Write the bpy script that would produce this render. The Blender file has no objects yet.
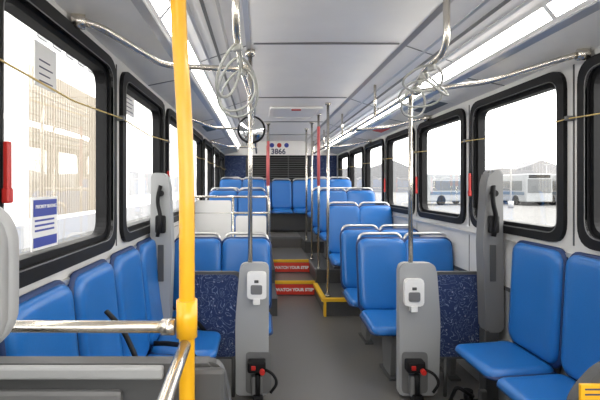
import bpy, bmesh, math, random
from mathutils import Vector, Matrix
random.seed(4)
S=bpy.context.scene
COL=S.collection
try: S.view_settings.view_transform='Standard'
except Exception: pass

# ---------------------------------------------------------------- materials
def mat(name,col,rough=0.5,metal=0.0,noise=None,emit=None,bump=0.0,coat=0.0,scale=40,spec=.5):
    m=bpy.data.materials.new(name); m.use_nodes=True
    nt=m.node_tree; p=nt.nodes['Principled BSDF']
    p.inputs['Base Color'].default_value=(*col,1); p.inputs['Roughness'].default_value=rough
    p.inputs['Metallic'].default_value=metal
    p.inputs['Coat Weight'].default_value=coat
    p.inputs['Specular IOR Level'].default_value=spec
    if emit: 
        p.inputs['Emission Color'].default_value=(*emit[0],1); p.inputs['Emission Strength'].default_value=emit[1]
    if noise or bump:
        tc=nt.nodes.new('ShaderNodeTexCoord'); n=nt.nodes.new('ShaderNodeTexNoise')
        n.inputs['Scale'].default_value=scale; n.inputs['Detail'].default_value=4
        nt.links.new(tc.outputs['Object'],n.inputs['Vector'])
        if noise:
            r=nt.nodes.new('ShaderNodeValToRGB')
            r.color_ramp.elements[0].position=.35; r.color_ramp.elements[1].position=.65
            a=[c*(1-noise) for c in col]; b=[min(1,c*(1+noise)) for c in col]
            r.color_ramp.elements[0].color=(*a,1); r.color_ramp.elements[1].color=(*b,1)
            nt.links.new(n.outputs['Fac'],r.inputs['Fac']); nt.links.new(r.outputs['Color'],p.inputs['Base Color'])
        if bump:
            bp=nt.nodes.new('ShaderNodeBump'); bp.inputs['Strength'].default_value=bump; bp.inputs['Distance'].default_value=.002
            nt.links.new(n.outputs['Fac'],bp.inputs['Height']); nt.links.new(bp.outputs['Normal'],p.inputs['Normal'])
    return m
M_BLUE=mat('seat_blue_vinyl',(.014,.140,.44),.30,noise=.05,bump=.10,scale=200)
M_BLUE2=mat('seat_shell_blue',(.006,.03,.12),.5)
M_GREY=mat('moulded_grey',(.33,.335,.335),.5,bump=.1,scale=300)
M_DGREY=mat('dark_grey_plastic',(.06,.061,.062),.5,bump=.1,scale=200)
M_MGREY=mat('mid_grey_plastic',(.15,.15,.15),.5)
M_WALL=mat('wall_panel_grey',(.62,.61,.59),.45,noise=.02,scale=8)
M_WALL2=mat('wall_lower_grey',(.30,.30,.30),.5,noise=.04,scale=60)
M_CEIL=mat('ceiling_panel_white',(.90,.875,.84),.4,noise=.015,scale=5)
M_COVE=mat('cove_panel_grey',(.84,.82,.79),.28,noise=.02,scale=6)
M_FLOOR=mat('floor_grey_vinyl',(.118,.112,.104),.36,noise=.12,scale=160)
M_PLAT=mat('platform_dark_grey',(.06,.06,.06),.5,noise=.15,scale=160)
M_BLK=mat('black_rubber',(.008,.008,.009),.55,spec=.2)
M_STEEL=mat('stainless_steel',(.68,.64,.57),.27,.95)
M_ALU=mat('brushed_aluminium',(.60,.59,.57),.35,.8)
M_YEL=mat('yellow_powdercoat',(.80,.41,.010),.35,coat=.3)
M_YEL2=mat('yellow_nosing',(.82,.48,.02),.6)
M_RED=mat('red_sign',(.70,.04,.02),.5)
M_REDH=mat('red_plastic',(.50,.02,.015),.4)
M_PINK=mat('red_stanchion_sleeve',(.60,.13,.13),.5)
M_WHITE=mat('white_plastic',(.78,.77,.75),.4)
M_STRAP=mat('grey_strap',(.38,.38,.35),.5)
M_LED=mat('led_lens',(1,1,1),.5,emit=((1,.97,.92),20))
M_CORD=mat('yellow_pull_cord',(.62,.45,.16),.6)
M_ASPH=mat('asphalt',(.125,.123,.12),.9,noise=.12,scale=3)
M_BLD=mat('white_stucco',(.80,.79,.78),.8,noise=.03,scale=2)
M_BEIGE=mat('beige_lattice',(.33,.29,.235),.8)
M_PALE=mat('pale_window_trim',(.27,.27,.28),.8)
M_BUSW=mat('bus_white_paint',(.23,.24,.25),.5)
M_BUSB=mat('bus_blue_paint',(.06,.09,.13),.5)
M_TINT=mat('tinted_glass',(.08,.085,.09),.4)
M_HILL=mat('hazy_hill',(.165,.165,.172),1.0)
M_SIGNB=mat('blue_sticker',(.04,.06,.32),.5)
M_MIRR=mat('mirror_glass',(.75,.77,.8),.04,1.0)
M_TXT=mat('text_dark',(.05,.05,.10),.6)
M_TXTW=mat('text_white',(.9,.9,.9),.6)

def fabric():
    m=bpy.data.materials.new('patterned_blue_fabric'); m.use_nodes=True
    nt=m.node_tree; p=nt.nodes['Principled BSDF']; p.inputs['Roughness'].default_value=.8
    tc=nt.nodes.new('ShaderNodeTexCoord')
    n=nt.nodes.new('ShaderNodeTexNoise'); n.inputs['Scale'].default_value=9; n.inputs['Detail'].default_value=1.5
    n.inputs['Distortion'].default_value=2.0
    nt.links.new(tc.outputs['Object'],n.inputs['Vector'])
    mu=nt.nodes.new('ShaderNodeMath'); mu.operation='MULTIPLY'; mu.inputs[1].default_value=7
    fr=nt.nodes.new('ShaderNodeMath'); fr.operation='FRACT'
    nt.links.new(n.outputs['Fac'],mu.inputs[0]); nt.links.new(mu.outputs[0],fr.inputs[0])
    r=nt.nodes.new('ShaderNodeValToRGB'); e=r.color_ramp.elements
    e[0].position=0; e[0].color=(.008,.022,.085,1); e[1].position=1; e[1].color=(.008,.022,.085,1)
    for pos,c in((.44,(.010,.026,.095)),(.48,(.18,.23,.34)),(.52,(.18,.23,.34)),(.56,(.010,.026,.095))):
        q=e.new(pos); q.color=(*c,1)
    nt.links.new(fr.outputs[0],r.inputs['Fac'])
    v=nt.nodes.new('ShaderNodeTexVoronoi'); v.inputs['Scale'].default_value=24
    nt.links.new(tc.outputs['Object'],v.inputs['Vector'])
    r2=nt.nodes.new('ShaderNodeValToRGB'); r2.color_ramp.elements[0].position=.12; r2.color_ramp.elements[0].color=(.2,.22,.32,1)
    r2.color_ramp.elements[1].position=.18; r2.color_ramp.elements[1].color=(0,0,0,1)
    nt.links.new(v.outputs['Distance'],r2.inputs['Fac'])
    mx=nt.nodes.new('ShaderNodeMix'); mx.data_type='RGBA'; mx.blend_type='LIGHTEN'; mx.inputs[0].default_value=1
    nt.links.new(r.outputs['Color'],mx.inputs[6]); nt.links.new(r2.outputs['Color'],mx.inputs[7])
    nt.links.new(mx.outputs[2],p.inputs['Base Color'])
    return m
M_FAB=fabric()
def glass():
    m=bpy.data.materials.new('window_glass'); m.use_nodes=True; nt=m.node_tree
    nt.nodes.remove(nt.nodes['Principled BSDF']); o=nt.nodes['Material Output']
    t=nt.nodes.new('ShaderNodeBsdfTransparent'); t.inputs[0].default_value=(.95,.955,.95,1)
    g=nt.nodes.new('ShaderNodeBsdfGlossy'); g.inputs['Roughness'].default_value=.02
    x=nt.nodes.new('ShaderNodeMixShader'); x.inputs[0].default_value=.12
    nt.links.new(t.outputs[0],x.inputs[1]); nt.links.new(g.outputs[0],x.inputs[2]); nt.links.new(x.outputs[0],o.inputs[0])
    return m
M_GLASS=glass()

# ---------------------------------------------------------------- builder
def rpoly(pts,r,seg=6):
    out=[]; n=len(pts)
    for i,p in enumerate(pts):
        rr=r[i] if isinstance(r,(list,tuple)) else r
        p=Vector(p); a=Vector(pts[i-1]); b=Vector(pts[(i+1)%n])
        rr=min(rr,(a-p).length*.45,(b-p).length*.45)
        if rr<=0: out.append(p); continue
        d1=(a-p).normalized(); d2=(b-p).normalized()
        p1=p+d1*rr; p2=p+d2*rr
        for k in range(seg+1):
            t=k/seg; out.append(p1*(1-t)**2+p*2*t*(1-t)+p2*t*t)
    return out
class B:
    def __init__(s): s.bm=bmesh.new(); s.mats=[]
    def mi(s,m):
        if m not in s.mats: s.mats.append(m)
        return s.mats.index(m)
    def merge(s,t,m,M=None,smooth=False):
        i=s.mi(m)
        bmesh.ops.recalc_face_normals(t,faces=t.faces)
        for f in t.faces: f.material_index=i; f.smooth=smooth
        if M is not None: bmesh.ops.transform(t,matrix=M,verts=t.verts)
        me=bpy.data.meshes.new('t'); t.to_mesh(me); t.free(); s.bm.from_mesh(me); bpy.data.meshes.remove(me)
    def box(s,x0,x1,y0,y1,z0,z1,m,bev=0,M=None,seg=2):
        t=bmesh.new(); bmesh.ops.create_cube(t,size=1)
        bmesh.ops.transform(t,matrix=Matrix.Translation(((x0+x1)/2,(y0+y1)/2,(z0+z1)/2))@Matrix.Diagonal((abs(x1-x0),abs(y1-y0),abs(z1-z0),1)),verts=t.verts)
        if bev>0: bmesh.ops.bevel(t,geom=list(t.edges),offset=bev,segments=seg,affect='EDGES',profile=.5)
        s.merge(t,m,M)
    def cyl(s,a,b,r,m,seg=16,r2=None,M=None):
        a=Vector(a); b=Vector(b); d=b-a
        t=bmesh.new(); bmesh.ops.create_cone(t,segments=seg,radius1=r,radius2=r if r2 is None else r2,depth=d.length,cap_ends=True)
        q=d.to_track_quat('Z','Y').to_matrix().to_4x4()
        bmesh.ops.transform(t,matrix=Matrix.Translation((a+b)/2)@q,verts=t.verts)
        for f in t.faces: f.smooth=len(f.verts)==4
        i=s.mi(m)
        bmesh.ops.recalc_face_normals(t,faces=t.faces)
        for f in t.faces: f.material_index=i
        if M is not None: bmesh.ops.transform(t,matrix=M,verts=t.verts)
        me=bpy.data.meshes.new('t'); t.to_mesh(me); t.free(); s.bm.from_mesh(me); bpy.data.meshes.remove(me)
        return s
    def prism(s,pts,axis,a,b,m,bev=0,M=None):
        t=bmesh.new()
        def P(u,v,w):
            return {'x':(w,u,v),'y':(u,w,v),'z':(u,v,w)}[axis]
        A=[t.verts.new(P(p[0],p[1],a)) for p in pts]; C=[t.verts.new(P(p[0],p[1],b)) for p in pts]
        t.faces.new(A); t.faces.new(C[::-1]); n=len(pts)
        for i in range(n): t.faces.new((A[i],A[(i+1)%n],C[(i+1)%n],C[i]))
        if bev>0:
            ed=[e for e in t.edges if (e.verts[0] in A and e.verts[1] in A) or (e.verts[0] in C and e.verts[1] in C)]
            bmesh.ops.bevel(t,geom=ed,offset=bev,segments=2,affect='EDGES',clamp_overlap=True)
        s.merge(t,m,M)
    def ring(s,outer,inner,axis,a,b,m):
        t=bmesh.new(); n=len(outer)
        def P(u,v,w): return {'x':(w,u,v),'y':(u,w,v),'z':(u,v,w)}[axis]
        L=[[t.verts.new(P(p[0],p[1],w)) for p in pp] for pp,w in((outer,a),(inner,a),(inner,b),(outer,b))]
        for k in range(4):
            A=L[k]; C=L[(k+1)%4]
            for i in range(n): t.faces.new((A[i],A[(i+1)%n],C[(i+1)%n],C[i]))
        s.merge(t,m)
    def tube(s,pts,r,m,seg=10,corner=0,closed=False,M=None,flat=1.0):
        P=[Vector(p) for p in pts]
        if corner>0:
            Q=[P[0]]
            for i in range(1,len(P)-1):
                d1=P[i-1]-P[i]; d2=P[i+1]-P[i]; c=min(corner,d1.length*.48,d2.length*.48)
                p1=P[i]+d1.normalized()*c; p2=P[i]+d2.normalized()*c
                for k in range(6):
                    t=k/5; Q.append(p1*(1-t)**2+P[i]*2*t*(1-t)+p2*t*t)
            Q.append(P[-1]); P=Q
        t=bmesh.new(); n=len(P); rings=[]; nrm=None
        for i in range(n):
            if closed: tg=(P[(i+1)%n]-P[i-1]).normalized()
            else: tg=(P[min(i+1,n-1)]-P[max(i-1,0)]).normalized()
            if nrm is None:
                nrm=tg.orthogonal().normalized() if abs(tg.x)>.9 else (Vector((1,0,0))-tg*tg.x).normalized()
            else: nrm=(nrm-tg*nrm.dot(tg)).normalized()
            bn=tg.cross(nrm)
            rings.append([t.verts.new(P[i]+(nrm*math.cos(2*math.pi*k/seg)*flat+bn*math.sin(2*math.pi*k/seg))*r) for k in range(seg)])
        for i in range(n if closed else n-1):
            a=rings[i]; b=rings[(i+1)%n]
            for k in range(seg): t.faces.new((a[k],a[(k+1)%seg],b[(k+1)%seg],b[k]))
        if not closed: t.faces.new(rings[0][::-1]); t.faces.new(rings[-1])
        s.merge(t,m,M,True)
    def pad(s,w,h,t_,r,m,M,conc=.02,taper=0.0,nu=14,nv=18,sharp=1.0):
        """upholstered pad in XZ plane, front -Y"""
        t=bmesh.new(); hw=w/2; hh=h/2; F=[];Bk=[]
        for j in range(nv+1):
            v=-math.cos(math.pi*j/nv); z=v*hh
            ov=abs(z)-(hh-r)
            ww=hw if ov<=0 else hw-r+math.sqrt(max(0,r*r-ov*ov))
            ww*=1-taper*(v+1)/2
            rf=[];rb=[]
            for i in range(nu+1):
                u=-math.cos(math.pi*i/nu); x=u*ww
                edge=(1-abs(u)**(7*sharp))*(1-abs(v)**(9*sharp))
                d=t_*(.25+.75*edge**.5)-conc*(1-u*u)*(1-v*v)
                rf.append(t.verts.new((x,-d,z)))
                rb.append(t.verts.new((x,0,z)))
            F.append(rf);Bk.append(rb)
        for j in range(nv):
            for i in range(nu):
                t.faces.new((F[j][i],F[j][i+1],F[j+1][i+1],F[j+1][i]))
                t.faces.new((Bk[j][i+1],Bk[j][i],Bk[j+1][i],Bk[j+1][i+1]))
        for j in range(nv):
            t.faces.new((F[j][0],F[j+1][0],Bk[j+1][0],Bk[j][0])); t.faces.new((F[j+1][nu],F[j][nu],Bk[j][nu],Bk[j+1][nu]))
        for i in range(nu):
            t.faces.new((F[0][i+1],F[0][i],Bk[0][i],Bk[0][i+1])); t.faces.new((F[nv][i],F[nv][i+1],Bk[nv][i+1],Bk[nv][i]))
        s.merge(t,m,M,True)
    def done(s,name,loc=None):
        me=bpy.data.meshes.new(name); s.bm.to_mesh(me); s.bm.free()
        for m in s.mats: me.materials.append(m)
        o=bpy.data.objects.new(name,me); COL.objects.link(o)
        if loc is not None:
            L=Vector(loc); me.transform(Matrix.Translation(-L)); o.location=L
        return o
T=Matrix.Translation
def RX(a): return Matrix.Rotation(math.radians(a),4,'X')
def RY(a): return Matrix.Rotation(math.radians(a),4,'Y')
def RZ(a): return Matrix.Rotation(math.radians(a),4,'Z')
def text(name,body,size,M,m,parent,ext=.001,bold=0):
    c=bpy.data.curves.new(name,'FONT'); c.body=body; c.size=size; c.align_x='CENTER'; c.align_y='CENTER'; c.extrude=ext; c.offset=bold
    c.materials.append(m); o=bpy.data.objects.new(name,c); COL.objects.link(o)
    o.parent=parent; o.matrix_local=Matrix.Translation(-parent.location)@M
    return o

XL,XR,C=-.77,1.68,.455
YF,YB=-1.6,9.45
H=1.5

# ---------------------------------------------------------------- shell
b=B(); b.box(XL-.05,XR+.05,YF,YB+.3,-.08,0,M_FLOOR); b.done('floor')
WY=[(1.2+1.15*k-2.3, 1.2+1.15*k-2.3+1.05) for k in range(9)]
WZ=(1.18,2.15)
def wall(side):
    x0,x1=(XL-.07,XL) if side=='left' else (XR,XR+.07)
    b=B()
    b.box(x0,x1,YF,YB+.3,0,.80,M_WALL2)
    b.box(x0,x1,YF,YB+.3,.80,WZ[0]+.03,M_WALL)
    b.box(x0,x1,YF,YB+.3,WZ[1]-.03,2.42,M_WALL)
    ys=[YF]+[v for w in WY for v in (w[0]+.03,w[1]-.03)]+[YB+.3]
    for i in range(0,len(ys),2): b.box(x0,x1,ys[i],ys[i+1],WZ[0]+.03,WZ[1]-.03,M_WALL)
    sg=1 if side=='left' else -1; xi=XL if side=='left' else XR
    for w in WY:   # pillar seams
        yy=w[1]+.05
        b.box(xi,xi+sg*.004,yy-.004,yy+.004,WZ[0],WZ[1],M_DGREY)
        b.box(xi,xi+sg*.003,yy-.004,yy+.004,.82,1.11,M_MGREY)
    b.done('wall_'+side)
    t=B()
    t.box(xi,xi+sg*.018,YF,YB,1.115,1.135,M_ALU); t.box(xi,xi+sg*.012,YF,YB,.79,.815,M_DGREY)
    t.done('trim_1' if side=='left' else 'trim_2')
    for k,(y0,y1) in enumerate(WY):
        f=B(); zz=WZ
        def rr(d,r): return rpoly([(y0+d,zz[0]+d),(y1-d,zz[0]+d),(y1-d,zz[1]-d),(y0+d,zz[1]-d)],r)
        f.ring(rr(0,.12),rr(.055,.09),'x',xi-sg*.02,xi+sg*.022,M_BLK)
        f.ring(rr(.035,.10),rr(.08,.08),'x',xi-sg*.06,xi-sg*.005,M_BLK)
        f.ring(rr(.050,.095),rr(.055,.09),'x',xi+sg*.010,xi+sg*.0235,M_MGREY)
        f.box(min(xi-sg*.045,xi-sg*.04),max(xi-sg*.045,xi-sg*.04),y0+.04,y1-.04,zz[0]+.04,zz[1]-.04,M_GLASS)
        f.done('window_%d'%(k+1+(0 if side=='left' else 9)))
wall('left'); wall('right')
# front wall with windshield opening (behind the photographer)
b=B(); b.box(XL-.07,XR+.07,YF-.06,YF,0,.95,M_WALL2); b.box(XL-.07,XR+.07,YF-.06,YF,2.2,2.6,M_WALL); b.box(C-.04,C+.04,YF-.06,YF,.95,2.2,M_BLK); b.done('wall_front')
b=B(); b.box(XL-.07,XR+.07,YB+.1,YB+.3,0,2.6,M_WALL); b.done('wall_rear')

# ceiling profile
b=B()
for sg in(-1,1):
    def strip(p,q,m,th=.02):
        pts=[(C+sg*p[0],p[1]),(C+sg*q[0],q[1]),(C+sg*q[0],q[1]+th),(C+sg*p[0],p[1]+th)]
        b.prism(pts,'y',YF,YB+.1,m)
    strip((0,2.485),(.52,2.48),M_CEIL); strip((.52,2.48),(.55,2.462),M_ALU); strip((.55,2.462),(.86,2.355),M_COVE)
    strip((.93,2.262),(.97,2.240),M_ALU); strip((.97,2.240),(1.225,2.19),M_COVE)
    strip((.86,2.365),(1.0,2.38),M_COVE)
for y in(1.1,2.95,4.75,6.55,8.2):
    b.box(C-.5,C+.5,y-.006,y+.006,2.472,2.49,M_MGREY)
    for sg in(-1,1):
        b.prism([(C+sg*.55,2.459),(C+sg*.86,2.352),(C+sg*.86,2.36),(C+sg*.55,2.466)],'y',y-.005,y+.005,M_MGREY)
        b.prism([(C+sg*.97,2.237),(C+sg*1.22,2.187),(C+sg*1.22,2.195),(C+sg*.97,2.245)],'y',y-.005,y+.005,M_MGREY)
b.box(XL-.07,XR+.07,YF,YB+.3,2.52,2.56,M_CEIL)
b.done('ceiling')
for k,sg in enumerate((-1,1)):
    b=B(); y=YF+.1
    def q(a,z): return (C+sg*a,z)
    while y<YB-.4:
        b.prism([q(.872,2.338),q(.918,2.283),q(.935,2.295),q(.889,2.350)],'y',y,y+1.73,M_LED)
        b.prism([q(.868,2.343),q(.922,2.278),q(.938,2.295),q(.889,2.352)],'y',y+1.73,y+1.76,M_WHITE)
        y+=1.76
    b.prism([q(.855,2.358),q(.872,2.338),q(.895,2.352),q(.885,2.37)],'y',YF+.1,YB-.4,M_WHITE)
    b.prism([q(.918,2.283),q(.935,2.257),q(.955,2.275),q(.938,2.295)],'y',YF+.1,YB-.4,M_WHITE)
    b.done('ceiling_strip_light')
b=B()
for sg in(-1,1):
    for o1,mm in((.66,M_ALU),(.73,M_MGREY),(.80,M_ALU)):
        z=2.462-(o1-.55)*.345
        b.prism([(C+sg*o1,z-.006),(C+sg*(o1+.016),z-.012),(C+sg*(o1+.016),z+.002),(C+sg*o1,z+.006)],'y',YF,YB,mm)
b.done('trim_3')

# ---------------------------------------------------------------- platforms and steps
b=B()
xa,xb,ye=XL+.004,XR-.004,YB-.06
def plat(x0,x1,y0,y1,z,m=M_PLAT): b.box(x0,x1,y0,y1,0,z,m)
plat(.75,xb,4.96,5.75,.2); plat(.75,xb,5.75,7.2,.38); plat(.75,xb,7.2,ye,.57)
plat(xa,.20,4.96,5.75,.2); plat(xa,.20,5.75,7.2,.38); plat(xa,.20,7.2,ye,.57)
plat(.20,.75,5.9,6.5,.19,M_FLOOR); plat(.20,.75,6.5,7.8,.38,M_FLOOR); plat(.20,.75,7.8,ye,.57,M_FLOOR)
def nose(x0,x1,y0,y1,z): b.box(x0,x1,y0,y1,z-.03,z+.006,M_YEL2)
nose(.2,.75,5.885,5.94,.19); nose(.2,.75,6.485,6.53,.38)
b.box(.2,.75,7.785,7.83,.54,.576,M_MGREY)
nose(.71,.765,4.95,5.75,.20); nose(.71,xb,4.935,4.995,.20)
b.box(.735,.76,4.93,5.0,0,.18,M_YEL2)
b.box(.735,.76,5.74,7.2,.35,.386,M_MGREY)
b.done('aisle_steps')
for z,y in((.085,5.885),(.275,6.485)):
    b=B(); b.box(.205,.745,y-.006,y,z-.07,z+.07,M_RED,.003); o=b.done('step_warning_sign',(.475,y,z))
    text('lettering','WATCH YOUR STEP',.056,T((.475,y-.009,z-.004))@RX(90),M_TXTW,o,bold=.0025)

# ---------------------------------------------------------------- seats
def seat(b,M,zc=.46,depth=.40,lean=-9,bh=.62,w=.43,handle=True,side=False):
    mb=M@T((0,.0,zc-.02))@RX(lean)
    tb=.048 if not side else .040
    b.pad(w+.012,bh+.02,.028,.075,M_BLUE2,mb@T((0,.045,bh/2)),conc=0)
    b.pad(w-.014,bh-.02,tb,.07,M_BLUE,mb@T((0,.035,bh/2+.004)),conc=.020,sharp=1.6)
    mc=M@T((0,0,zc-.055))@RX(-90+4)
    b.pad(w+.01,depth+.05,.03,.06,M_BLUE2,mc@T((0,0,-depth/2+.02)),conc=0)
    b.pad(w-.014,depth+.04,.062 if not side else .05,.055,M_BLUE,mc@T((0,0,-depth/2+.015)),conc=.014,sharp=1.5)
    if handle:
        z=bh
        b.tube([(-w*.44,.062,z-.16),(-w*.44,.065,z+.040),(w*.44,.065,z+.040),(w*.44,.062,z-.16)],.0125,M_ALU,8,.07,M=mb)
def pair(x1,x2,y,z,name='double_passenger_seat'):
    b=B()
    for x in(x1,x2): seat(b,T((x,y,z)))
    xa,xb=min(x1,x2),max(x1,x2)
    b.box(xa-.15,xb+.15,y-.30,y-.26,z+.34,z+.385,M_DGREY,.006)
    b.box(xa-.15,xb+.15,y-.06,y-.02,z+.34,z+.385,M_DGREY,.006)
    for x in(xa-.02,xb+.05):
        b.prism([(y-.32,z+.34),(y-.02,z+.34),(y-.08,z+.02),(y-.26,z+.02)],'x',x-.02,x+.02,M_MGREY)
        b.box(x-.04,x+.04,y-.32,y-.03,z,z+.02,M_DGREY,.004)
    b.done(name,((x1+x2)/2,y,z))
for y,z in((3.62,0),(4.38,0),(5.32,.206),(6.12,.386),(6.88,.386),(7.75,.576)): pair(1.055,1.455,y,z)
for y,z in((3.62,0),(6.25,.386),(7.05,.386),(7.85,.576)): pair(-.54,-.12,y,z)
b=B()
for k in range(-2,3): seat(b,T((C+k*.44,9.0,.57)))
b.box(C-1.1,C+1.1,8.66,8.98,.60,.95,M_DGREY,.01)
b.box(C-1.12,C+1.12,8.70,9.02,.577,.61,M_DGREY)
b.done('rear_bench_seat',(C,9,.577))
def side_seat(side,y):
    b=B()
    if side=='left': M=T((-.645,y,0))@RZ(90); d=.37; w=.435
    else: M=T((1.59,y,0))@RZ(-90); d=.34; w=.465
    seat(b,M,zc=.52,depth=d,lean=-6 if side=='left' else -3,bh=.65,w=w,handle=False,side=True)
    b.box(-.16,.16,-.02,.05,.40,.44,M_DGREY,.005,M=M)
    for x in(-.15,.15):
        b.prism([(.06,.44),(-.26,.43),(-.22,.39),(.06,.20)],'x',x-.015,x+.015,M_DGREY,M=M)
        b.box(x-.02,x+.02,.04,.08,.0,.5,M_DGREY,.004,M=M)
    if side=='left':
        b.tube([(.205,-.01,.56),(.21,-.08,.56),(.20,-.2,.55),(.195,-.26,.48)],.015,M_BLK,8,.04,M=M,flat=.25)
    b.done('folding_bus_seat',(-.645 if side=='left' else 1.59,y,0))
for y in(2.82,2.36,1.90,1.44): side_seat('left',y)
for y in(2.56,2.075,1.59): side_seat('right',y)
b=B(); x,y,z=-.47,1.66,.95
b.tube([(x-.13,y+.02,z+.06),(x-.06,y,z),(x,y-.01,z-.12),(x+.05,y-.02,z-.30),(x+.06,y-.02,z-.38)],.020,M_BLK,8,.05,flat=.5)
b.box(x+.035,x+.085,y-.04,y,z-.40,z-.32,M_BLK,.008)
b.done('seat_belt')

# ---------------------------------------------------------------- securement barriers
def barrier(side):
    b=B(); y=3.07
    if side=='right':
        xe0,xe1=.985,1.265; xb0,xb1=1.22,1.665
        P=[(xe0,.02),(xe1-.02,.02),(xe1,.12),(xe1+.01,.55),(xe1-.02,.955),(xe0,.955)]; rr=[.02,.02,.04,.1,.06,.05]; ub=(1.07,.75,.17)
    else:
        xe0,xe1=-.17,.06; xb0,xb1=-.56,-.13
        P=[(xe0,.02),(xe1-.01,.02),(xe1,.12),(xe1+.005,.955),(xe0+.03,.955),(xe0-.005,.55)]; rr=[.02,.02,.04,.05,.05,.1]; ub=(-.03,.80,.15)
    b.prism(rpoly(P,rr),'y',y-.035,y+.035,M_GREY,.010)
    b.prism(rpoly([(xb0,.27),(xb1,.27),(xb1,.89),(xb0,.89)],.05),'y',y-.012,y+.02,M_DGREY,.005)
    b.prism(rpoly([(xb0+.02,.29),(xb1-.02,.29),(xb1-.02,.87),(xb0+.02,.87)],.05),'y',y-.022,y-.010,M_FAB,.003)
    for x in(xb0+.1,xb1-.06): b.cyl((x,y,0),(x,y,.28),.014,M_DGREY)
    x,z,s=ub
    b.prism(rpoly([(x-.060,z-.09),(x+.075,z-.09),(x+.075,z+.10),(x-.060,z+.10)],.025),'y',y-.075,y-.034,M_WHITE,.008)
    b.prism(rpoly([(x-.035,z-.055),(x+.045,z-.055),(x+.045,z+.01),(x-.035,z+.01)],.012),'y',y-.082,y-.074,M_MGREY,.003)
    b.box(x-.01,x+.02,y-.085,y-.074,z+.025,z+.045,M_DGREY,.003)
    b.box(x-.02,x+.03,y-.08,y-.034,z-.13,z-.085,M_WHITE,.006)
    b.prism(rpoly([(x-.07,.04),(x+.11,.04),(x+.11,.33),(x-.07,.33)],.03),'y',y-.045,y-.034,M_MGREY,.003)
    b.box(x-.055,x+.07,y-.12,y-.04,.21,.29,M_BLK,.012)
    b.box(x-.03,x+.0,y-.128,y-.115,.235,.265,M_REDH,.004)
    b.cyl((x+.045,y-.15,.23),(x+.045,y-.12,.23),.018,M_REDH)
    b.tube([(x+.05,y-.10,.24),(x+.12,y-.14,.22),(x+.15,y-.15,.16),(x+.10,y-.16,.10)],.010,M_BLK,8,.04)
    b.box(x-.03,x+.05,y-.10,y-.036,0.04,.18,M_MGREY,.01)
    b.box(x-.02,x+.05,y-.14,y-.05,0.0,.06,M_BLK,.01)
    b.cyl((x+.015,y-.105,.05),(x+.015,y-.10,.20),.018,M_BLK)
    b.done('wheelchair_securement_barrier',((xe0+xe1)/2,y,0))
barrier('left'); barrier('right')
b=B()
b.box(1.36,1.50,2.83,2.94,0,.05,M_BLK,.012); b.cyl((1.40,2.89,.05),(1.40,2.89,.13),.03,M_BLK); b.tube([(1.42,2.87,.10),(1.36,2.82,.14),(1.30,2.84,.18),(1.26,2.88,.03)],.012,M_BLK,8,.05)
b.box(1.44,1.49,2.81,2.85,.03,.16,M_DGREY,.01)
b.done('wheelchair_tie_down')
def tower(side):
    b=B(); y=2.98
    if side=='left':
        P=[(-.755,.50),(-.62,.50),(-.60,1.05),(-.62,1.52),(-.65,1.59),(-.745,1.59)]; xh=-.675
    else:
        P=[(1.665,.50),(1.54,.50),(1.52,1.1),(1.545,1.52),(1.57,1.61),(1.655,1.61)]; xh=1.585
    b.prism(rpoly(P,.03),'y',y-.05,y+.05,M_GREY if side=='left' else M_MGREY,.012)
    b.box(xh-.035,xh+.035,y-.08,y-.045,1.18,1.30,M_BLK,.012)
    b.tube([(xh,y-.06,1.50),(xh-.02,y-.085,1.40),(xh+.01,y-.085,1.28),(xh-.015,y-.09,1.16)],.022,M_BLK,8,.05,flat=.6)
    b.cyl((xh,y-.085,1.45),(xh,y-.045,1.45),.022,M_BLK)
    b.box(xh-.02,xh+.02,y-.06,y-.049,.85,1.1,M_DGREY,.004)
    b.box(xh-.05,xh+.05,y-.04,y+.04,.0,.51,M_DGREY,.01)
    b.done('shoulder_belt_tower',(xh,y,0))
tower('left'); tower('right')

# ---------------------------------------------------------------- handrails
R=.016
b=B()
b.tube([(-.10,1.78,2.47),(-.10,1.78,2.15),(-.10,2.4,2.15),(-.07,3.07,2.15),(-.07,8.6,2.15),(-.07,8.6,2.43)],R,M_STEEL,12,.10)
b.tube([(-.07,3.07,2.47),(-.07,3.07,.955)],R,M_STEEL,12)
for y in(2.4,4.9,7.2):
    b.tube([(-.72,y-.65,2.17),(-.66,y-.6,2.16),(-.52,y-.08,2.15),(-.08,y,2.15)],R,M_STEEL,12,.09)
    b.cyl((-.765,y-.66,2.17),(-.715,y-.64,2.17),.03,M_STEEL)
    b.box(-.12,-.05,y-.03,y+.03,2.125,2.175,M_STEEL,.01)
for p in((-.07,3.07,2.47),(-.10,1.78,2.45)): b.cyl(p,(p[0],p[1],2.43),.035,M_STEEL)
b.done('overhead_handrail')
b=B()
b.tube([(.89,2.05,2.47),(.89,2.05,2.15),(.92,2.4,2.15),(1.07,3.07,2.15),(1.07,8.6,2.15),(1.07,8.6,2.4)],R,M_STEEL,12,.10)
b.tube([(1.075,3.07,2.15),(1.075,3.07,.955)],R,M_STEEL,12)
for y in(2.95,5.0,7.2):
    b.tube([(1.62,y-.75,2.17),(1.56,y-.68,2.16),(1.42,y-.25,2.15),(1.07,y,2.15)],R,M_STEEL,12,.09)
    b.cyl((1.67,y-.77,2.17),(1.62,y-.75,2.17),.03,M_STEEL)
    b.box(1.03,1.10,y-.03,y+.03,2.125,2.175,M_STEEL,.01)
for y in(4.0,5.6,7.2): b.tube([(1.07,y,2.15),(1.07,y,2.44)],R*.8,M_STEEL,10)
b.cyl((.89,2.05,2.478),(.89,2.05,2.45),.035,M_STEEL)
b.done('overhead_handrail')
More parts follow.
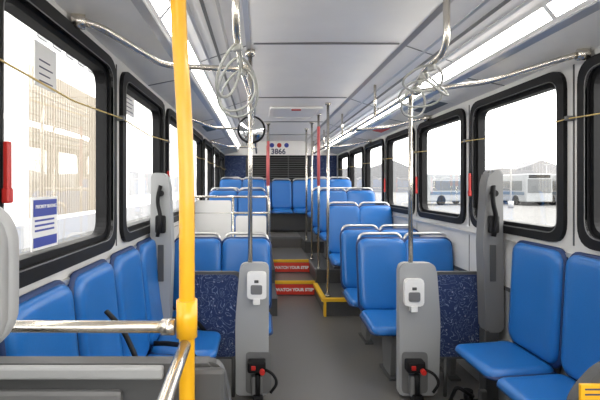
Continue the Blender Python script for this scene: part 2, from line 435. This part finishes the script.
def pole(x,y,z0,z1,m=M_STEEL,red=None):
    b=B(); b.cyl((x,y,z0),(x,y,z1),R,M_STEEL)
    if red: b.cyl((x,y,red[0]),(x,y,red[1]),R+.004,M_PINK)
    b.cyl((x,y,z0),(x,y,z0+.02),.035,M_STEEL); b.cyl((x,y,z1-.02),(x,y,z1),.035,M_STEEL)
    b.done('stanchion_pole',(x,y,z0))
pole(.80,5.06,.206,2.475); pole(.79,5.80,.386,2.475,red=(1.5,2.3)); pole(.79,6.55,.386,2.475); pole(.79,7.32,.576,2.475)
pole(.13,6.7,.386,2.475,red=(1.5,2.2)); pole(.13,7.45,.576,2.475,red=(1.5,2.2))

def loop(x,y,z,w,h,rz,tilt,name='grab_strap'):
    b=B(); pts=[]
    for k in range(26):
        a=2*math.pi*k/26
        pts.append((w*math.sin(a)*(1-.25*math.cos(a)),0,-h/2+h/2*math.cos(a)))
    b.tube(pts,.0065,M_STRAP,8,closed=True,M=RZ(rz)@RX(tilt),flat=1.0)
    b.box(-.012,.012,-.024,.024,-.03,.0,M_STRAP,.006,M=RZ(rz))
    o=b.done(name); o.location=(x,y,z)
for a in((-.10,1.92,2.132,.075,.24,60,20),(-.10,2.12,2.132,.10,.30,10,25),(-.095,2.33,2.132,.10,.26,-25,-22)): loop(*a)
for a in((.90,2.25,2.132,.12,.16,20,45),(.925,2.42,2.132,.13,.17,50,-40),(.96,2.58,2.132,.12,.18,-20,40),(1.0,2.75,2.132,.09,.19,20,15)): loop(*a)

# yellow stanchion and front rails
b=B()
b.tube([(-.172,.90,2.47),(-.172,.90,1.86),(-.158,.90,1.65),(-.153,.90,1.5),(-.153,.90,.0)],.0165,M_YEL,14,.12)
b.cyl((-.153,.90,1.185),(-.153,.90,1.262),.022,M_YEL,20); b.cyl((-.172,.90,2.44),(-.172,.90,2.47),.04,M_YEL,20)
b.done('yellow_stanchion')
b=B()
b.tube([(-.18,.90,1.205),(-.64,.905,1.205),(-.70,.93,1.205),(-.755,.98,1.205)],.0125,M_STEEL,12,.05)
b.tube([(-.153,.875,1.175),(-.15,.70,1.165),(-.15,.30,1.10),(-.15,.2,.9)],.0125,M_STEEL,12,.08)
b.cyl((-.178,.90,1.205),(-.205,.90,1.205),.017,M_STEEL)
b.prism(rpoly([(-.755,.15),(-.065,.15),(-.065,1.02),(-.085,1.11),(-.30,1.11),(-.755,1.11)],[.01,.03,.03,.03,.02,.01]),'y',.945,.985,M_DGREY,.008)
b.box(-.755,-.21,.928,.948,1.080,1.108,M_GREY,.006)
b.box(-.755,-.30,.932,.947,.55,1.055,M_MGREY,.01)
b.box(-.19,-.075,.925,.948,.9,1.105,M_DGREY,.010)
for x in(-.70,-.10): b.cyl((x,.965,0),(x,.965,.17),.016,M_STEEL)
b.done('front_modesty_barrier')
b=B()
b.pad(.19,.20,.07,.06,M_GREY,T((-.405,.53,1.385))@RZ(0),conc=0)
b.pad(.19,.20,.05,.06,M_GREY,T((-.405,.53,1.385))@RZ(180),conc=0)
b.cyl((-.44,.53,1.10),(-.44,.53,1.32),.008,M_BLK); b.cyl((-.37,.53,1.10),(-.37,.53,1.32),.008,M_BLK)
b.pad(.36,.60,.07,.09,M_DGREY,T((-.54,.56,.86)),conc=.01)
b.pad(.36,.60,.04,.09,M_DGREY,T((-.54,.56,.86))@RZ(180),conc=0)
b.pad(.38,.42,.10,.08,M_DGREY,T((-.54,.33,.44))@RX(-90),conc=.01)
b.cyl((-.54,.35,0),(-.54,.35,.46),.07,M_BLK); b.box(-.68,-.40,.2,.5,0,.03,M_BLK,.01)
b.done('attendant_seat')
b=B()
b.prism(rpoly([(.79,.0),(1.66,.0),(1.66,1.12),(.87,1.055),(.785,.96)],[.02,.02,.03,.05,.05]),'y',1.08,1.11,M_DGREY,.01)
b.box(.80,.87,1.072,1.081,.955,1.005,M_YEL,.002)
for z in(.965,.98,.993): b.box(.81,.86,1.0705,1.0725,z-.002,z+.002,M_TXT)
b.done('driver_partition')

# ---------------------------------------------------------------- left mid-bus rail barrier
b=B(); y=4.78
for z in(1.38,1.20): b.tube([(-.74,y,z),(.09,y,z)],.013,M_STEEL,10)
b.tube([(.09,y,1.38),(.10,y,1.30),(.10,y,0)],.014,M_STEEL,10)
b.tube([(-.30,y,1.38),(-.30,y,0)],.014,M_STEEL,10)
b.prism(rpoly([(-.72,.45),(-.32,.45),(-.32,1.34),(-.72,1.34)],.03),'y',y-.012,y+.012,M_WHITE,.004)
b.prism(rpoly([(-.27,.35),(.07,.35),(.07,1.17),(-.27,1.17)],.03),'y',y-.012,y+.012,M_WHITE,.004)
b.tube([(-.70,y+.1,.0),(-.70,y+.1,1.38)],.014,M_STEEL,10)
b.done('door_area_guard_rail',(-.3,y,0))

# convex mirror
b=B(); cx,cy,cz=-.09,4.5,2.09
t=bmesh.new(); bmesh.ops.create_uvsphere(t,u_segments=28,v_segments=14,radius=.135)
bmesh.ops.delete(t,geom=[v for v in t.verts if v.co.z<-.001],context='VERTS')
b.merge(t,M_MIRR,T((cx,cy,cz))@RX(90)@Matrix.Diagonal((1,1,.35,1)),True)
b.tube([(cx+.135*math.cos(a),cy,cz+.135*math.sin(a)) for a in [2*math.pi*k/28 for k in range(28)]],.014,M_BLK,8,closed=True)
b.cyl((cx,cy,cz),(cx,cy+.02,cz),.13,M_BLK,28)
b.tube([(cx,cy+.02,cz),(cx,cy+.08,cz+.05),(cx,cy+.10,2.45)],.009,M_BLK,8,.04)
b.done('convex_mirror')

# rear equipment panel
b=B(); y=YB-.05
b.box(XL,XR,y,y+.15,2.17,2.49,M_CEIL,.01)
b.box(-.30,1.08,y,y+.15,1.60,2.17,M_BLK,.005)
for k in range(11): b.box(-.27,1.05,y-.012,y+.002,1.63+k*.048,1.645+k*.048,M_DGREY)
for x in(-.3,.16,.62,1.07): b.box(x-.008,x+.008,y-.02,y,1.6,2.17,M_DGREY)
b.box(XL,-.31,y,y+.15,1.0,2.17,M_FAB,.005); b.box(1.09,XR,y,y+.15,1.0,2.17,M_FAB,.005)
b.box(-.31,1.09,y,y+.15,.57,1.6,M_DGREY)
o=b.done('rear_engine_bulkhead',(C,y,1.6))
text('fleet_number','3866',.16,T((.40,y-.004,2.25))@RX(90),M_TXT,o,bold=.004)
for k,x in enumerate((.26,.42,.58)):
    b=B(); b.cyl((x,y-.006,2.39),(x,y,2.39),.05,M_SIGNB if k!=1 else M_REDH,20); q=b.done('sticker_%d'%k); q.parent=o; q.location=-Vector(o.location)

for sg,xi in((1,XL),(-1,XR)):
    b=B(); pts=[]
    for k,(y0,y1) in enumerate(WY):
        yy=y1+.05
        pts+= [(xi+sg*.035,yy,1.86),(xi+sg*.035,yy+.55,1.835)]
        b.box(min(xi,xi+sg*.045),max(xi,xi+sg*.045),yy-.012,yy+.012,1.85,1.875,M_MGREY,.003)
    b.tube(pts[:-1],.0035,M_CORD,6); b.done('stop_request_cord')
def relh(sg,xi,y,z):
    b=B(); x=xi+sg*.036
    b.box(x-.009,x+.009,y-.010,y+.010,z-.07,z+.07,M_REDH,.005); b.box(x-.011,x+.011,y-.014,y+.014,z-.11,z-.065,M_REDH,.005); b.done('emergency_release_handle')
for k in(3,4,5): relh(-1,XR,WY[k+0][1]-.03,1.53)
relh(1,XL,1.25,1.56); relh(1,XL,3.44,1.55)

# stickers / notices
b=B(); b.box(XL-.03,XL-.026,1.50,1.69,1.27,1.46,M_WHITE); b.box(XL-.026,XL-.024,1.51,1.68,1.39,1.45,M_SIGNB); 
for k in range(3): b.box(XL-.026,XL-.024,1.52,1.66,1.372-k*.018,1.379-k*.018,M_SIGNB)
b.box(XL-.026,XL-.0235,1.51,1.68,1.28,1.315,M_SIGNB)
o=b.done('priority_seating_notice',(XL-.03,1.6,1.36))
text('lettering','PRIORITY SEATING',.018,T((XL-.022,1.595,1.425))@RZ(90)@RX(90),M_TXTW,o)
for y0,y1,z0,z1 in((2.50,2.72,1.93,2.05),(3.7,3.85,1.3,1.42),(1.52,1.68,1.86,2.02)):
    b=B(); b.box(XL-.03,XL-.026,y0,y1,z0,z1,M_WHITE); 
    for k in range(4): b.box(XL-.0262,XL-.025,y0+.03,y1-.03-.02*(k%2),z0+.02+k*.025,z0+.025+k*.025,M_TXT)
    b.done('window_notice')
def coveposter(sg,y0,y1,m,nm,band=None):
    b=B()
    def q(a,dz): return (C+sg*a,2.240-(a-.97)*.196-dz)
    b.prism([q(.99,.004),q(1.19,.004),q(1.19,.001),q(.99,.001)],'y',y0,y1,m)
    if band: b.prism([q(1.02,.006),q(1.14,.006),q(1.14,.004),q(1.02,.004)],'y',y0+.05,y1-.05,band)
    b.done(nm)
coveposter(1,3.6,4.2,M_WHITE,'advert_card',M_BUSB); coveposter(1,5.2,5.7,M_WHITE,'advert_card',M_RED); coveposter(-1,5.0,5.6,M_WHITE,'advert_card',M_BUSB)
b=B()
def q(a,dz): return (C+a,2.462-(a-.55)*.345-dz)
b.prism([q(.565,.005),q(.64,.005),q(.64,.001),q(.565,.001)],'y',1.62,1.76,M_REDH); b.done('exit_label')
b=B(); 
b.ring(rpoly([(C-.33,5.3),(C+.33,5.3),(C+.33,6.1),(C-.33,6.1)],.05),rpoly([(C-.28,5.35),(C+.28,5.35),(C+.28,6.05),(C-.28,6.05)],.04),'z',2.455,2.478,M_COVE)
b.box(C-.28,C+.28,5.35,6.05,2.465,2.478,M_WHITE); b.box(C-.06,C+.06,5.38,5.41,2.445,2.465,M_REDH,.004); b.done('roof_hatch')

# ---------------------------------------------------------------- outside
b=B(); b.box(-60,90,-40,140,-.45,-.35,M_ASPH); b.done('ground_asphalt')
G=-.35
b=B()
X=-7.0
b.box(X-6,X,-6,60,G,11,M_BLD)
b.box(X,X+.05,-6,60,G,.35,M_PALE)
for k in range(46):
    yy=13+k*.18; b.box(X+.02,X+.08,yy,yy+.06,.5,5.2,M_BEIGE)
for k in range(10):
    yy=23+k*3.0; b.box(X,X+.04,yy,yy+1.7,1.0,2.3,M_PALE)
for k in range(5):
    yy=13.5+k*1.0; b.box(X,X+.05,yy,yy+.6,6.2,7.2,M_PALE)
b.done('depot_building')
def coach(x,y,rz,col,L=10,name='parked_bus'):
    b=B(); M=T((x,y,G))@RZ(rz)
    b.box(-1.25,1.25,0,L,.35,3.0,col,.12,M=M,seg=3); b.box(-1.26,1.26,.6,L-.5,1.4,2.35,M_TINT,.02,M=M)
    b.box(-1.1,1.1,-.03,.1,1.2,2.5,M_TINT,.02,M=M); b.box(-1.27,1.27,.3,L-.2,1.0,1.3,M_BUSB,.01,M=M); b.box(-1.0,1.0,-.04,.1,2.6,2.9,M_BLK,.02,M=M)
    for yy in(1.6,L-2.2):
        for sx in(-1.2,1.2): b.cyl((sx-.12,yy,.48),(sx+.12,yy,.48),.48,M_BLK,20,M=M)
    b.done(name,(x,y,G))
coach(26,40,0,M_BUSW); coach(29.5,40,0,M_BUSW); coach(33,40,0,M_BUSW)
coach(10.5,66,-5,M_BUSW,11); coach(46,64,-80,M_BUSW,12)
coach(15.5,42,-70,M_BUSW,8,'parked_bus')
for x,y in((21,36),(37,74),(9,36),(60,90)):
    b=B(); b.cyl((x,y,G),(x,y,6),.07,M_WALL2,10); b.box(x-.6,x+.6,y-.1,y+.1,5.9,6.0,M_WALL2); b.cyl((x,y,G),(x,y,G+.6),.22,M_WALL2,10); b.done('street_lamp')
b=B()
prof_=[(-20,G)]+[(-20+i*4, 6.0+2.2*math.sin(i*.55)+1.1*math.sin(i*1.7+1)) for i in range(32)]+[(108,G)]
b.prism(prof_,'y',128,136,M_HILL); b.done('distant_hills')

# ---------------------------------------------------------------- light
w=bpy.data.worlds.new('overcast_sky'); S.world=w; w.use_nodes=True; nt=w.node_tree; bg=nt.nodes['Background']
bg.inputs[0].default_value=(1,.985,.965,1); bg.inputs[1].default_value=6.8
sun=bpy.data.lights.new('sun','SUN'); sun.energy=1.5; sun.angle=.3; so=bpy.data.objects.new('sun',sun); COL.objects.link(so); so.rotation_euler=(math.radians(35),math.radians(30),0)

cam=bpy.data.cameras.new('camera'); cam.sensor_width=36; cam.lens=36*430/600; cam.shift_x=40/600; cam.shift_y=-14/600; cam.clip_start=.02; cam.clip_end=500
co=bpy.data.objects.new('camera',cam); COL.objects.link(co); co.location=(0,0,H); co.rotation_euler=(math.radians(90),0,0); S.camera=co
